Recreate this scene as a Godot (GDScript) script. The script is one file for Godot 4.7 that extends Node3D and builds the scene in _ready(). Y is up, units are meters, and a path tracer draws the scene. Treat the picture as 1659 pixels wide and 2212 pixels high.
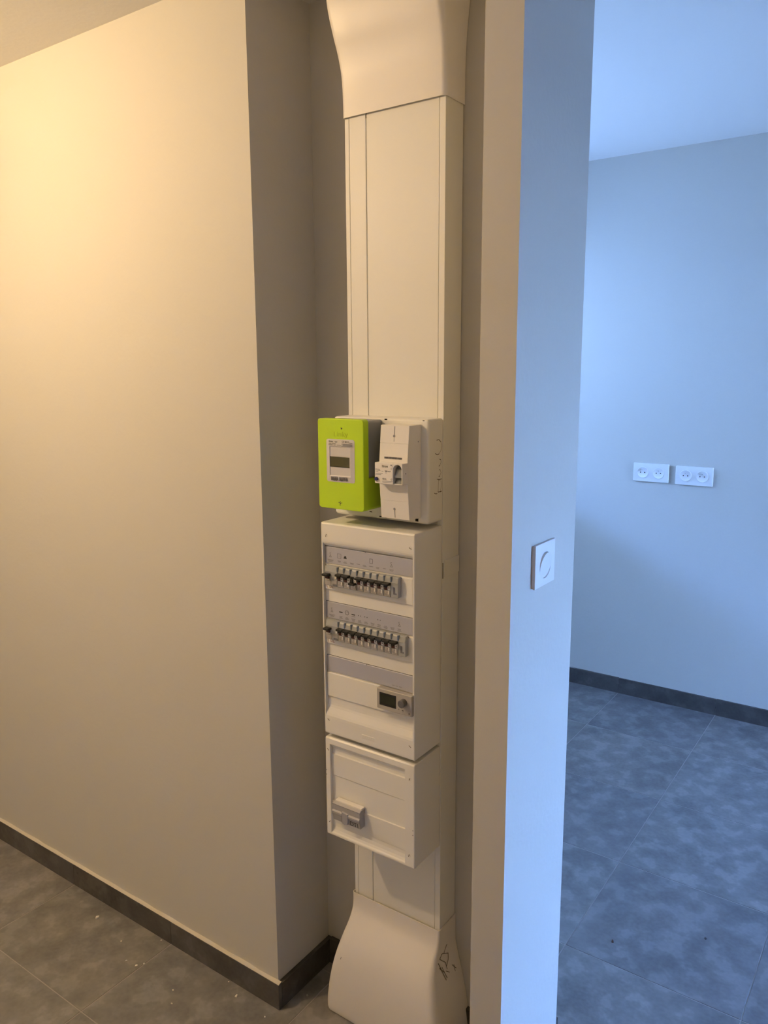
extends Node3D

# Units are metres. x runs along the cabinet wall, y is up, z points into the hall.
const BULB := Vector3(-1.10, 2.33, 1.20)
const HALL_TOP := 2.459
const ROOM_TOP := 2.608
const TILE := 0.4715

var M := {}
var AX_Z := Basis(Vector3(1, 0, 0), Vector3(0, 1, 0), Vector3(0, 0, 1))    # outline (x, y), depth z
var AX_X := Basis(Vector3(0, 1, 0), Vector3(0, 0, 1), Vector3(1, 0, 0))    # outline (y, z), depth x
var AX_Y := Basis(Vector3(0, 0, 1), Vector3(1, 0, 0), Vector3(0, 1, 0))    # outline (z, x), depth y
var rng := RandomNumberGenerator.new()

func _ready():
	rng.seed = 4711
	set_view()
	make_materials()
	build_shell()
	build_floor()
	build_baseboards()
	build_trunking()
	build_caps()
	build_distribution_board()
	build_communication_box()
	build_meter_board()
	build_meter()
	build_main_breaker()
	build_switch()
	build_sockets()
	build_lamp()
	build_crumbs()
	settle_bases()

# every thing's node stands at the middle of its own base
func settle_bases():
	for o in get_children():
		if o.get_class() != "Node3D" or o.position != Vector3.ZERO:
			continue
		var b := AABB()
		var any := false
		for c in o.get_children():
			if c is MeshInstance3D:
				var k: AABB = c.transform * c.get_aabb()
				b = k if not any else b.merge(k)
				any = true
		if not any:
			continue
		var at := Vector3(b.get_center().x, b.position.y, b.get_center().z)
		o.position = at
		for c in o.get_children():
			c.position -= at

# ------------------------------------------------------------ view and light
func set_view():
	var cam := Camera3D.new()
	cam.name = "camera"
	cam.fov = 66.279
	cam.near = 0.05
	cam.position = Vector3(0.9825, 1.639, 1.513)
	cam.rotation_order = EULER_ORDER_YXZ
	cam.rotation = Vector3(-0.17934, 0.611985, -0.006103)
	add_child(cam)
	cam.current = true
	var sky_mat := ProceduralSkyMaterial.new()
	sky_mat.sky_top_color = Color(0.36, 0.52, 0.86)
	sky_mat.sky_horizon_color = Color(0.62, 0.78, 1.0)
	sky_mat.sky_curve = 0.2
	sky_mat.ground_bottom_color = Color(0.18, 0.23, 0.30)
	sky_mat.ground_horizon_color = Color(0.34, 0.43, 0.57)
	sky_mat.ground_curve = 0.1
	sky_mat.energy_multiplier = 164.0
	var sky := Sky.new()
	sky.sky_material = sky_mat
	var env := Environment.new()
	env.background_mode = Environment.BG_SKY
	env.sky = sky
	env.tonemap_mode = Environment.TONE_MAPPER_LINEAR
	env.tonemap_exposure = 1.0
	env.sdfgi_enabled = true
	env.ssao_enabled = true
	env.ssil_enabled = true
	var we := WorldEnvironment.new()
	we.name = "world_environment"
	we.environment = env
	add_child(we)

# ------------------------------------------------------------ materials
func lin(r: float, g: float, b: float) -> Color:
	return Color(r, g, b).linear_to_srgb()

func plain(r: float, g: float, b: float, rough := 0.5, metal := 0.0) -> StandardMaterial3D:
	var m := StandardMaterial3D.new()
	m.albedo_color = lin(r, g, b)
	m.roughness = rough
	m.metallic = metal
	return m

func noise_img(seed_n: int, freq: float, size: int, oct := 5, lo := 0.0, hi := 1.0) -> Image:
	var n := FastNoiseLite.new()
	n.seed = seed_n
	n.noise_type = FastNoiseLite.TYPE_SIMPLEX_SMOOTH
	n.frequency = freq
	n.fractal_octaves = oct
	n.fractal_type = FastNoiseLite.FRACTAL_FBM
	var im := n.get_seamless_image(size, size, false, false, 0.12, true)
	im.convert(Image.FORMAT_RGBF)
	if lo != 0.0 or hi != 1.0:
		for y in size:
			for x in size:
				var v := clampf((im.get_pixel(x, y).r - lo) / (hi - lo), 0.0, 1.0)
				im.set_pixel(x, y, Color(v, v, v))
	return im

func normal_tex(seed_n: int, freq: float, size: int, oct: int, strength: float) -> ImageTexture:
	var im := noise_img(seed_n, freq, size, oct)
	im.convert(Image.FORMAT_RGBA8)
	im.bump_map_to_normal_map(strength)
	return ImageTexture.create_from_image(im)

func slate_tex(seed_n: int, size: int) -> ImageTexture:
	var a := noise_img(seed_n, 0.006, size, 6, 0.25, 0.75)
	var b := noise_img(seed_n + 9, 0.02, size, 5, 0.3, 0.7)
	var c := noise_img(seed_n + 21, 0.12, size, 3, 0.2, 0.8)
	var out := Image.create(size, size, false, Image.FORMAT_RGB8)
	for y in size:
		for x in size:
			var va := a.get_pixel(x, y).r
			var vb := b.get_pixel(x, y).r
			var vc := c.get_pixel(x, y).r
			var v := 0.20 + 0.036 * (va - 0.5) + 0.042 * (vb - 0.5) + 0.022 * (vc - 0.5)
			if vb > 0.78:
				v += (vb - 0.78) * 0.12
			v = maxf(v, 0.03)
			var w := 0.02 * (va - 0.5)
			out.set_pixel(x, y, lin(v * (1.0 + w), v * 0.985, v * (0.955 - w)))
	return ImageTexture.create_from_image(out)

func make_materials():
	var paint := plain(0.565, 0.55, 0.50, 0.72)
	paint.normal_enabled = true
	paint.normal_texture = normal_tex(3, 0.05, 256, 3, 2.0)
	paint.normal_scale = 0.12
	paint.uv1_triplanar = true
	paint.uv1_world_triplanar = true
	paint.uv1_scale = Vector3(4.0, 4.0, 4.0)
	M.paint = paint
	var ceil_paint := paint.duplicate()
	ceil_paint.albedo_color = lin(0.80, 0.79, 0.755)
	M.ceil = ceil_paint
	var fresh := paint.duplicate()
	fresh.albedo_color = lin(0.80, 0.785, 0.74)
	M.fresh = fresh
	M.white = plain(0.82, 0.82, 0.79, 0.38)
	M.white_matt = plain(0.80, 0.80, 0.765, 0.5)
	M.cap = plain(0.82, 0.795, 0.76, 0.42)
	M.device_white = plain(0.84, 0.825, 0.79, 0.3)
	M.socket = plain(0.86, 0.86, 0.86, 0.25)
	M.lime = plain(0.50, 0.73, 0.010, 0.4)
	M.lime_dark = plain(0.40, 0.56, 0.010, 0.45)
	M.grey_body = plain(0.33, 0.35, 0.37, 0.45)
	M.meter_white = plain(0.62, 0.61, 0.62, 0.35)
	M.lcd = plain(0.075, 0.072, 0.03, 0.18)
	M.lcd_dark = plain(0.02, 0.022, 0.016, 0.15)
	M.ink = plain(0.03, 0.03, 0.03, 0.6)
	M.ink_grey = plain(0.16, 0.16, 0.18, 0.6)
	M.ink_light = plain(0.28, 0.28, 0.31, 0.6)
	M.ink_brown = plain(0.09, 0.06, 0.035, 0.7)
	M.ink_red = plain(0.36, 0.17, 0.13, 0.6)
	M.dark = plain(0.008, 0.007, 0.006, 0.8)
	M.label = plain(0.45, 0.46, 0.53, 0.2)
	M.module = plain(0.37, 0.39, 0.40, 0.38)
	M.module_blue = plain(0.13, 0.17, 0.25, 0.45)
	M.clear_grey = plain(0.40, 0.38, 0.37, 0.22)
	M.lever = plain(0.007, 0.007, 0.007, 0.45)
	M.maroon = plain(0.06, 0.012, 0.01, 0.5)
	M.tick = plain(0.68, 0.67, 0.65, 0.3)
	M.ctrl = plain(0.42, 0.40, 0.37, 0.4)
	M.knob = plain(0.13, 0.13, 0.14, 0.5)
	M.silver = plain(0.42, 0.42, 0.44, 0.3, 0.15)
	M.blue_knob = plain(0.012, 0.02, 0.13, 0.35)
	M.handle_grey = plain(0.19, 0.21, 0.24, 0.1)
	M.grout = plain(0.29, 0.28, 0.26, 0.85)
	M.caulk = plain(0.62, 0.585, 0.50, 0.7)
	M.crumb = plain(0.75, 0.72, 0.66, 0.9)
	M.chip_brown = plain(0.07, 0.03, 0.015, 0.8)
	M.frame = plain(0.75, 0.75, 0.75, 0.4)
	M.brass = plain(0.12, 0.12, 0.12, 0.4)
	var glass := StandardMaterial3D.new()
	glass.transparency = BaseMaterial3D.TRANSPARENCY_ALPHA
	glass.albedo_color = Color(0.9, 0.95, 1.0, 0.06)
	glass.roughness = 0.02
	M.glass = glass
	var bulb := plain(0.9, 0.85, 0.75, 0.4)
	bulb.emission_enabled = true
	bulb.emission = Color(1.0, 0.80, 0.52)
	bulb.emission_energy_multiplier = 2.0
	M.bulb = bulb
	var slates := []
	for k in 4:
		var s := StandardMaterial3D.new()
		s.albedo_texture = slate_tex(40, 512) if k == 0 else slates[0].albedo_texture
		s.albedo_color = [Color(1, 1, 1), Color(0.95, 0.95, 0.96), Color(0.98, 0.975, 0.96), Color(1.0, 0.99, 0.985)][k]
		s.roughness = 0.23
		s.normal_enabled = true
		s.normal_texture = normal_tex(77, 0.02, 512, 5, 6.0) if k == 0 else slates[0].normal_texture
		s.normal_scale = 0.22
		s.uv1_triplanar = true
		s.uv1_world_triplanar = true
		s.uv1_scale = Vector3(0.9, 0.9, 0.9)
		s.uv1_offset = Vector3(0.31 * k, 0.17 * k, 0.57 * k)
		slates.append(s)
	M.slate = slates
	var bb := []
	for k in 3:
		var s = slates[k].duplicate()
		s.albedo_color = [Color(0.60, 0.585, 0.58), Color(0.66, 0.645, 0.64), Color(0.63, 0.615, 0.61)][k]
		bb.append(s)
	M.bb = bb

# ------------------------------------------------------------ mesh helpers
func mb() -> SurfaceTool:
	var st := SurfaceTool.new()
	st.begin(Mesh.PRIMITIVE_TRIANGLES)
	st.set_smooth_group(-1)
	return st

# corners run counter-clockwise seen from outside; Godot wants clockwise fronts
func tri(st: SurfaceTool, a: Vector3, b: Vector3, c: Vector3):
	st.add_vertex(a); st.add_vertex(c); st.add_vertex(b)

func quad(st: SurfaceTool, a: Vector3, b: Vector3, c: Vector3, d: Vector3):
	tri(st, a, b, c); tri(st, a, c, d)

func area2(p: PackedVector2Array) -> float:
	var s := 0.0
	for i in p.size():
		s += p[i].cross(p[(i + 1) % p.size()])
	return s * 0.5

func inset(p: PackedVector2Array, d: float) -> PackedVector2Array:
	var out := PackedVector2Array()
	var n := p.size()
	for i in n:
		var e0 := (p[i] - p[(i + n - 1) % n]).normalized()
		var e1 := (p[(i + 1) % n] - p[i]).normalized()
		var n0 := Vector2(-e0.y, e0.x)
		var n1 := Vector2(-e1.y, e1.x)
		var m := n0 + n1
		out.append(p[i] + m * (d / maxf(0.35, 1.0 + n0.dot(n1))))
	return out

# an outline pushed along the third axis of ax from w0 to w1, front and back edges rounded by bf and bk
func prism(st: SurfaceTool, poly: PackedVector2Array, w0: float, w1: float, ax: Basis, bf := 0.0, bk := 0.0, seg := 3):
	var p := poly
	if area2(p) < 0.0:
		p = p.duplicate()
		p.reverse()
	var rings := []
	if bk > 0.0:
		for k in seg + 1:
			var t := PI / 2 * float(k) / seg
			rings.append([inset(p, bk * (1.0 - sin(t))), w0 + bk * (1.0 - cos(t))])
	else:
		rings.append([p, w0])
	if bf > 0.0:
		for k in seg + 1:
			var t := PI / 2 * float(k) / seg
			rings.append([inset(p, bf * (1.0 - cos(t))), w1 - bf + bf * sin(t)])
	else:
		rings.append([p, w1])
	var n := p.size()
	for r in rings.size() - 1:
		var q0: PackedVector2Array = rings[r][0]
		var q1: PackedVector2Array = rings[r + 1][0]
		for i in n:
			var j := (i + 1) % n
			quad(st, ax * Vector3(q0[i].x, q0[i].y, rings[r][1]), ax * Vector3(q0[j].x, q0[j].y, rings[r][1]),
				ax * Vector3(q1[j].x, q1[j].y, rings[r + 1][1]), ax * Vector3(q1[i].x, q1[i].y, rings[r + 1][1]))
	for e in 2:
		var q: PackedVector2Array = rings[0][0] if e == 0 else rings[-1][0]
		var w: float = rings[0][1] if e == 0 else rings[-1][1]
		var ids := Geometry2D.triangulate_polygon(q)
		for k in range(0, ids.size(), 3):
			var a := q[ids[k]]
			var b := q[ids[k + 1]]
			var c := q[ids[k + 2]]
			var ccw := (b - a).cross(c - a) > 0.0
			if ccw == (e == 1):
				tri(st, ax * Vector3(a.x, a.y, w), ax * Vector3(b.x, b.y, w), ax * Vector3(c.x, c.y, w))
			else:
				tri(st, ax * Vector3(a.x, a.y, w), ax * Vector3(c.x, c.y, w), ax * Vector3(b.x, b.y, w))

func rect(x0: float, y0: float, x1: float, y1: float) -> PackedVector2Array:
	return PackedVector2Array([Vector2(x0, y0), Vector2(x1, y0), Vector2(x1, y1), Vector2(x0, y1)])

func rr(x0: float, y0: float, x1: float, y1: float, r: float, n := 4) -> PackedVector2Array:
	var p := PackedVector2Array()
	for c in [[x1 - r, y0 + r, -PI / 2], [x1 - r, y1 - r, 0.0], [x0 + r, y1 - r, PI / 2], [x0 + r, y0 + r, PI]]:
		for k in n + 1:
			var t: float = c[2] + PI / 2 * float(k) / n
			p.append(Vector2(c[0] + r * cos(t), c[1] + r * sin(t)))
	return p

func disc(cx: float, cy: float, r: float, n := 20) -> PackedVector2Array:
	var p := PackedVector2Array()
	for k in n:
		p.append(Vector2(cx + r * cos(TAU * k / n), cy + r * sin(TAU * k / n)))
	return p

func box(st: SurfaceTool, x0: float, y0: float, z0: float, x1: float, y1: float, z1: float, b := 0.0):
	if b > 0.0:
		prism(st, rr(x0, y0, x1, y1, b, 2), z0, z1, AX_Z, b, 0.0, 2)
	else:
		prism(st, rect(x0, y0, x1, y1), z0, z1, AX_Z)

func one_box(x0: float, y0: float, z0: float, x1: float, y1: float, z1: float, b := 0.0) -> SurfaceTool:
	var st := mb()
	box(st, x0, y0, z0, x1, y1, z1, b)
	return st

# a pen stroke: short flat bars between points lying on a surface that faces nrm
func stroke(st: SurfaceTool, pts: Array, width: float, nrm: Vector3, thick := 0.0004):
	for i in pts.size() - 1:
		var a: Vector3 = pts[i]
		var b: Vector3 = pts[i + 1]
		var d := (b - a).normalized()
		var s := nrm.cross(d).normalized() * (width / 2)
		a -= d * width * 0.3
		b += d * width * 0.3
		var u := nrm * thick
		quad(st, a - s + u, b - s + u, b + s + u, a + s + u)
		quad(st, a - s, b - s, b - s + u, a - s + u)
		quad(st, b + s, a + s, a + s + u, b + s + u)
		quad(st, b - s, b + s, b + s + u, b - s + u)
		quad(st, a + s, a - s, a - s + u, a + s + u)

func v3(list: Array, z: float) -> Array:
	var out := []
	for i in range(0, list.size(), 2):
		out.append(Vector3(list[i], list[i + 1], z))
	return out

func obj(called: String, st: SurfaceTool, m: Material, parent: Node = self, smooth := false) -> MeshInstance3D:
	st.generate_normals()
	var o := MeshInstance3D.new()
	o.name = called
	o.mesh = st.commit()
	o.material_override = m
	o.cast_shadow = GeometryInstance3D.SHADOW_CASTING_SETTING_ON
	put(o, parent)
	return o

# names repeat with three digits
var used := {}
func put(o: Node, parent: Node):
	var key := str(parent.get_instance_id()) + "/" + str(o.name)
	if used.has(key):
		used[key] += 1
		o.name = "%s_%03d" % [o.name, used[key]]
	else:
		used[key] = 0
	parent.add_child(o, true)

func thing(called: String, label: String, category: String, group := "") -> Node3D:
	var o := Node3D.new()
	o.name = called
	put(o, self)
	tag(o, label, category, group)
	return o

func tag(o: Node, label: String, category: String, group := ""):
	o.set_meta("label", label)
	o.set_meta("category", category)
	if group != "":
		o.set_meta("group", group)

func struct(called: String, st: SurfaceTool, m: Material, label := "", category := "") -> MeshInstance3D:
	var o := obj(called, st, m)
	o.set_meta("kind", "structure")
	if label != "":
		o.set_meta("label", label)
		o.set_meta("category", category)
	return o

func text(called: String, s: String, height: float, at: Vector3, m: Material, parent: Node, thick := 0.0004, turn := Basis.IDENTITY, face := "Droid Sans", wide := 1.0) -> MeshInstance3D:
	var t := TextMesh.new()
	var f := SystemFont.new()
	f.font_names = PackedStringArray([face])
	t.font = f
	t.text = s
	t.font_size = 24
	t.pixel_size = height / 17.0
	t.depth = thick
	t.curve_step = 3.0
	t.horizontal_alignment = HORIZONTAL_ALIGNMENT_LEFT
	t.vertical_alignment = VERTICAL_ALIGNMENT_CENTER
	var o := MeshInstance3D.new()
	o.name = called
	o.mesh = t
	o.material_override = m
	o.transform = Transform3D(turn.scaled_local(Vector3(wide, 1, 1)), at)
	put(o, parent)
	return o

# ------------------------------------------------------------ room shell
func build_shell():
	var st := mb()
	box(st, -2.7, 0, -0.08, -0.279, HALL_TOP, 0.2075)
	struct("wall_left", st, M.paint, "pale painted wall lit warm by the lamp, left of the niche", "wall")
	struct("wall_back", one_box(-0.279, 0, -0.08, 0.295, HALL_TOP, 0.0), M.paint, "shaded back wall of the niche behind the white trunking", "wall")
	struct("wall_right", one_box(0.295, 0, -0.08, 0.367, ROOM_TOP, 0.228), M.paint, "thin wall end right of the niche, warm front and blue side", "wall")
	struct("wall_far", one_box(-1.2, 0, -2.49, 3.7, ROOM_TOP, -2.29), M.paint, "far wall of the blue daylit room carrying two sockets", "wall")
	# daylight room: a window wall on the left, glazed doors on the right
	st = mb()
	var wx0 := -1.25
	var wx1 := -1.05
	box(st, wx0, 0, -2.29, wx1, 1.2, -0.08)
	box(st, wx0, 2.2, -2.29, wx1, ROOM_TOP, -0.08)
	box(st, wx0, 1.2, -2.29, wx1, 2.2, -2.15)
	box(st, wx0, 1.2, -0.55, wx1, 2.2, -0.08)
	struct("wall_window", st, M.paint)
	st = mb()
	box(st, 3.5, 2.2, -2.29, 3.7, ROOM_TOP, 2.9)
	box(st, 3.5, 0, -0.94, 3.7, 2.2, 2.9)
	box(st, 3.5, 0, -2.29, 3.7, 2.2, -1.45)
	struct("wall_garden", st, M.paint)
	struct("wall_behind", one_box(-2.9, 0, 2.7, 3.7, ROOM_TOP, 2.9), M.fresh)
	struct("wall_end", one_box(-2.9, 0, 0.2075, -2.7, ROOM_TOP, 2.7), M.fresh)
	struct("ceiling", one_box(-2.9, HALL_TOP, -0.08, 0.367, ROOM_TOP, 2.7), M.ceil, "low white hall ceiling above the warm wall", "ceiling")
	struct("ceiling_room", one_box(-2.9, ROOM_TOP, -2.49, 3.7, ROOM_TOP + 0.2, 2.9), M.ceil, "higher ceiling of the blue daylit room", "ceiling")
	struct("wall_hall", one_box(1.45, 0, 0.95, 1.55, ROOM_TOP, 2.7), M.fresh)
	struct("wall_neighbour", one_box(-6.5, -0.2, -9.0, -6.2, 3.6, 6.0), M.paint)
	struct("roof_eave", one_box(-2.85, 2.3, -3.2, -1.25, 2.5, 0.6), M.paint)
	window_unit("window_1", wx0 + 0.06, 1.2, 2.2, -2.15, -0.55, 1)
	window_unit("window_2", 3.56, 0.0, 2.2, -1.45, -0.94, 1)

func window_unit(called: String, x: float, y0: float, y1: float, z0: float, z1: float, leaves: int):
	var f := mb()
	var w := 0.06
	box(f, x, y0, z0, x + 0.05, y0 + w, z1)
	box(f, x, y1 - w, z0, x + 0.05, y1, z1)
	for k in leaves + 1:
		var z := lerpf(z0, z1 - w, float(k) / leaves)
		box(f, x, y0 + w, z, x + 0.05, y1 - w, z + w)
	var o := struct(called, f, M.frame)
	for k in leaves:
		var a := lerpf(z0, z1 - w, float(k) / leaves) + w
		var b := lerpf(z0, z1 - w, float(k + 1) / leaves)
		obj("pane", one_box(x + 0.022, y0 + w, a, x + 0.028, y1 - w, b), M.glass, o)

func build_floor():
	var fl := struct("floor", one_box(-2.9, -0.2, -2.49, 3.7, -0.0009, 2.9), M.grout, "dark grey slate-look tiled floor with pale joints", "floor")
	var meshes := {}
	for i in range(-6, 8):
		for j in range(-6, 6):
			var x0 := maxf(-0.2195 + i * TILE, -2.69) + 0.0015
			var x1 := minf(-0.2195 + (i + 1) * TILE, 3.49) - 0.0015
			var z0 := maxf(0.5155 + (j - 0) * TILE - TILE, -2.289) + 0.0015
			var z1 := minf(0.5155 + j * TILE, 2.69) - 0.0015
			if x1 - x0 < 0.02 or z1 - z0 < 0.02:
				continue
			if x1 < -1.06 and z1 < 0.1:
				continue
			var key := "%.3f_%.3f" % [x1 - x0, z1 - z0]
			if not meshes.has(key):
				var st := mb()
				prism(st, rect(0, 0, z1 - z0, x1 - x0), -0.008, 0.0, AX_Y, 0.0008, 0.0, 2)
				st.generate_normals()
				meshes[key] = st.commit()
			var o := MeshInstance3D.new()
			o.name = "tile"
			o.mesh = meshes[key]
			o.material_override = M.slate[rng.randi() % 4]
			o.position = Vector3(x0, 0, z0)
			put(o, fl)

func skirting(called: String, pieces: Array, label: String):
	# pieces: [x0, z0, x1, z1] footprints, 0.073 or given height, first one carries the rest
	var root := Node3D.new()
	root.name = called
	put(root, self)
	root.set_meta("kind", "structure")
	root.set_meta("label", label)
	root.set_meta("category", "baseboard")
	var k := 0
	for p in pieces:
		var h: float = p[4]
		var st := mb()
		prism(st, rect(p[1], p[0], p[3], p[2]), 0.0, h, AX_Y, 0.0012, 0.0, 2)
		obj("baseboard_tile", st, M.bb[k % 3], root)
		k += 1
	return root

func build_baseboards():
	var g := 0.0008
	var pcs := []
	var xs := [-2.57, -2.104, -1.632, -1.161, -0.6895, -0.267]
	for i in xs.size() - 1:
		pcs.append([xs[i] + g, 0.2076, xs[i + 1] - g, 0.2195, 0.073 + 0.0008 * (i % 2)])
	var r = skirting("baseboard_left", pcs, "dark tile baseboard along the warm left wall")
	# pale filler bead on top, uneven like finger-smoothed filler
	var st := mb()
	var n := 60
	for i in n:
		var a := lerpf(-2.57, -0.268, float(i) / n)
		var b := lerpf(-2.57, -0.268, float(i + 1) / n)
		var ha := 0.0755 + 0.0012 * sin(i * 1.7) + 0.0006 * sin(i * 4.1)
		var hb := 0.0755 + 0.0012 * sin((i + 1) * 1.7) + 0.0006 * sin((i + 1) * 4.1)
		quad(st, Vector3(a, 0.0742, 0.2185), Vector3(b, 0.0742, 0.2185), Vector3(b, hb, 0.2073), Vector3(a, ha, 0.2073))
		quad(st, Vector3(a, 0.073, 0.2185), Vector3(b, 0.073, 0.2185), Vector3(b, 0.0742, 0.2185), Vector3(a, 0.0742, 0.2185))
	obj("filler_bead", st, M.caulk, r).set_meta("label", "pale filler along the top edge")
	skirting("baseboard_side", [[-0.279, 0.0, -0.267, 0.2195 - 0.013, 0.073]], "dark tile baseboard on the side of the niche")
	skirting("baseboard_back", [[-0.266, 0.0001, 0.294, 0.012, 0.076]], "dark tile baseboard along the niche back wall behind the trunking foot")
	skirting("baseboard_inner", [[-1.05, -0.092, -0.6904, -0.0801, 0.078], [-0.6888, -0.092, -0.2204, -0.0801, 0.078], [-0.2188, -0.092, 0.367, -0.0801, 0.078]], "tile baseboard behind the thin wall in the blue room")
	pcs = []
	xs = [-1.05, -0.691, -0.2195, 0.2515, 0.7235, 1.195, 1.6665, 2.138, 2.6095, 3.081, 3.5]
	for i in xs.size() - 1:
		pcs.append([xs[i] + g, -2.2899, xs[i + 1] - g, -2.28, 0.080 + 0.001 * (i % 2)])
	skirting("baseboard_far", pcs, "dark tile baseboard along the far wall of the blue room")

# ------------------------------------------------------------ trunking
func build_trunking():
	var t := thing("cable_trunking", "tall white plastic cable trunking rising up the niche wall behind the boxes", "cable trunking")
	var b := 0.302
	var e := 2.186
	var st := mb()
	box(st, -0.127, b, 0.002, 0.127, e, 0.064)
	box(st, -0.1262, b, 0.064, 0.1262, e, 0.0675)
	prism(st, rect(-0.127, b, -0.1156, e), 0.064, 0.0715, AX_Z, 0.0010)
	prism(st, rect(-0.1147, b, -0.0706, e), 0.064, 0.072, AX_Z, 0.0015)
	prism(st, rect(0.1128, b, 0.127, e), 0.064, 0.072, AX_Z, 0.0008)
	obj("body", st, M.white_matt, t)
	st = mb()
	prism(st, rect(-0.0689, b, 0.1118, e), 0.064, 0.0716, AX_Z, 0.0008)
	obj("lid", st, M.white_matt, t)
	obj("lid_gap", one_box(-0.0706, 2.1645, 0.0670, -0.0689, 2.178, 0.0714), M.dark, t)
	obj("lid_gap", one_box(-0.0706, 0.452, 0.0670, -0.0689, 0.475, 0.0714), M.dark, t)
	st = mb()
	prism(st, PackedVector2Array([Vector2(1.1885, 0.002), Vector2(1.1885, 0.066), Vector2(1.226, 0.066), Vector2(1.226, 0.002)]), 0.1268, 0.1295, AX_X, 0.0008)
	obj("clip_band", st, M.white_matt, t)
	st = mb()
	prism(st, PackedVector2Array([Vector2(1.186, 0.0700), Vector2(1.186, 0.0716), Vector2(1.2215, 0.0716), Vector2(1.2215, 0.0700)]), 0.1265, 0.1276, AX_X)
	obj("slit", st, M.dark, t)

# a hollow trunking end cap: rows of [y, half width, depth], lofted with rounded front corners
func loft_cap(rows: Array, n_round := 6) -> SurfaceTool:
	var st := mb()
	var rings := []
	for r in rows:
		var hw: float = r[1]
		var d: float = r[2]
		var rad: float = r[3]
		var ring := []
		ring.append(Vector3(-hw, r[0], 0.001))
		ring.append(Vector3(-hw, r[0], (d - rad) * 0.5))
		for k in n_round + 1:
			var a := PI - PI / 2 * float(k) / n_round
			ring.append(Vector3(-hw + rad + rad * cos(a), r[0], d - rad + rad * sin(a)))
		for k in range(1, 6):
			ring.append(Vector3(lerpf(-hw + rad, hw - rad, k / 6.0), r[0], d))
		for k in n_round + 1:
			var a := PI / 2 - PI / 2 * float(k) / n_round
			ring.append(Vector3(hw - rad + rad * cos(a), r[0], d - rad + rad * sin(a)))
		ring.append(Vector3(hw, r[0], (d - rad) * 0.5))
		ring.append(Vector3(hw, r[0], 0.001))
		rings.append(ring)
	var m: int = rings[0].size()
	st.set_smooth_group(1)
	for i in rings.size() - 1:
		for k in m - 1:
			quad(st, rings[i][k], rings[i][k + 1], rings[i + 1][k + 1], rings[i + 1][k])
	# inner skin 2.5 mm in, and the rims between the two
	st.set_smooth_group(-1)
	for e in [0, rings.size() - 1]:
		var c := Vector3(0, rings[e][0].y, 0.0)
		for k in m - 1:
			var a: Vector3 = rings[e][k]
			var b: Vector3 = rings[e][k + 1]
			var ai := c + (a - c) * 0.985
			var bi := c + (b - c) * 0.985
			if e == 0:
				quad(st, b, a, ai, bi)
			else:
				quad(st, a, b, bi, ai)
	st.set_smooth_group(2)
	for i in rings.size() - 1:
		for k in m - 1:
			var q := []
			for v in [rings[i][k], rings[i][k + 1], rings[i + 1][k + 1], rings[i + 1][k]]:
				q.append(Vector3(v.x * 0.985, v.y, v.z * 0.985))
			quad(st, q[3], q[2], q[1], q[0])
	return st

func spline_rows(keys: Array, steps: int) -> Array:
	# smooth interpolation (Catmull-Rom) of [y, half width, depth, radius]
	var out := []
	for i in keys.size() - 1:
		var p0: Array = keys[maxi(i - 1, 0)]
		var p1: Array = keys[i]
		var p2: Array = keys[i + 1]
		var p3: Array = keys[mini(i + 2, keys.size() - 1)]
		for k in steps:
			var t := float(k) / steps
			var row := []
			for c in 4:
				row.append(cubic_interpolate(p1[c], p2[c], p0[c], p3[c], t))
			out.append(row)
	out.append(keys[-1])
	return out

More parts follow.
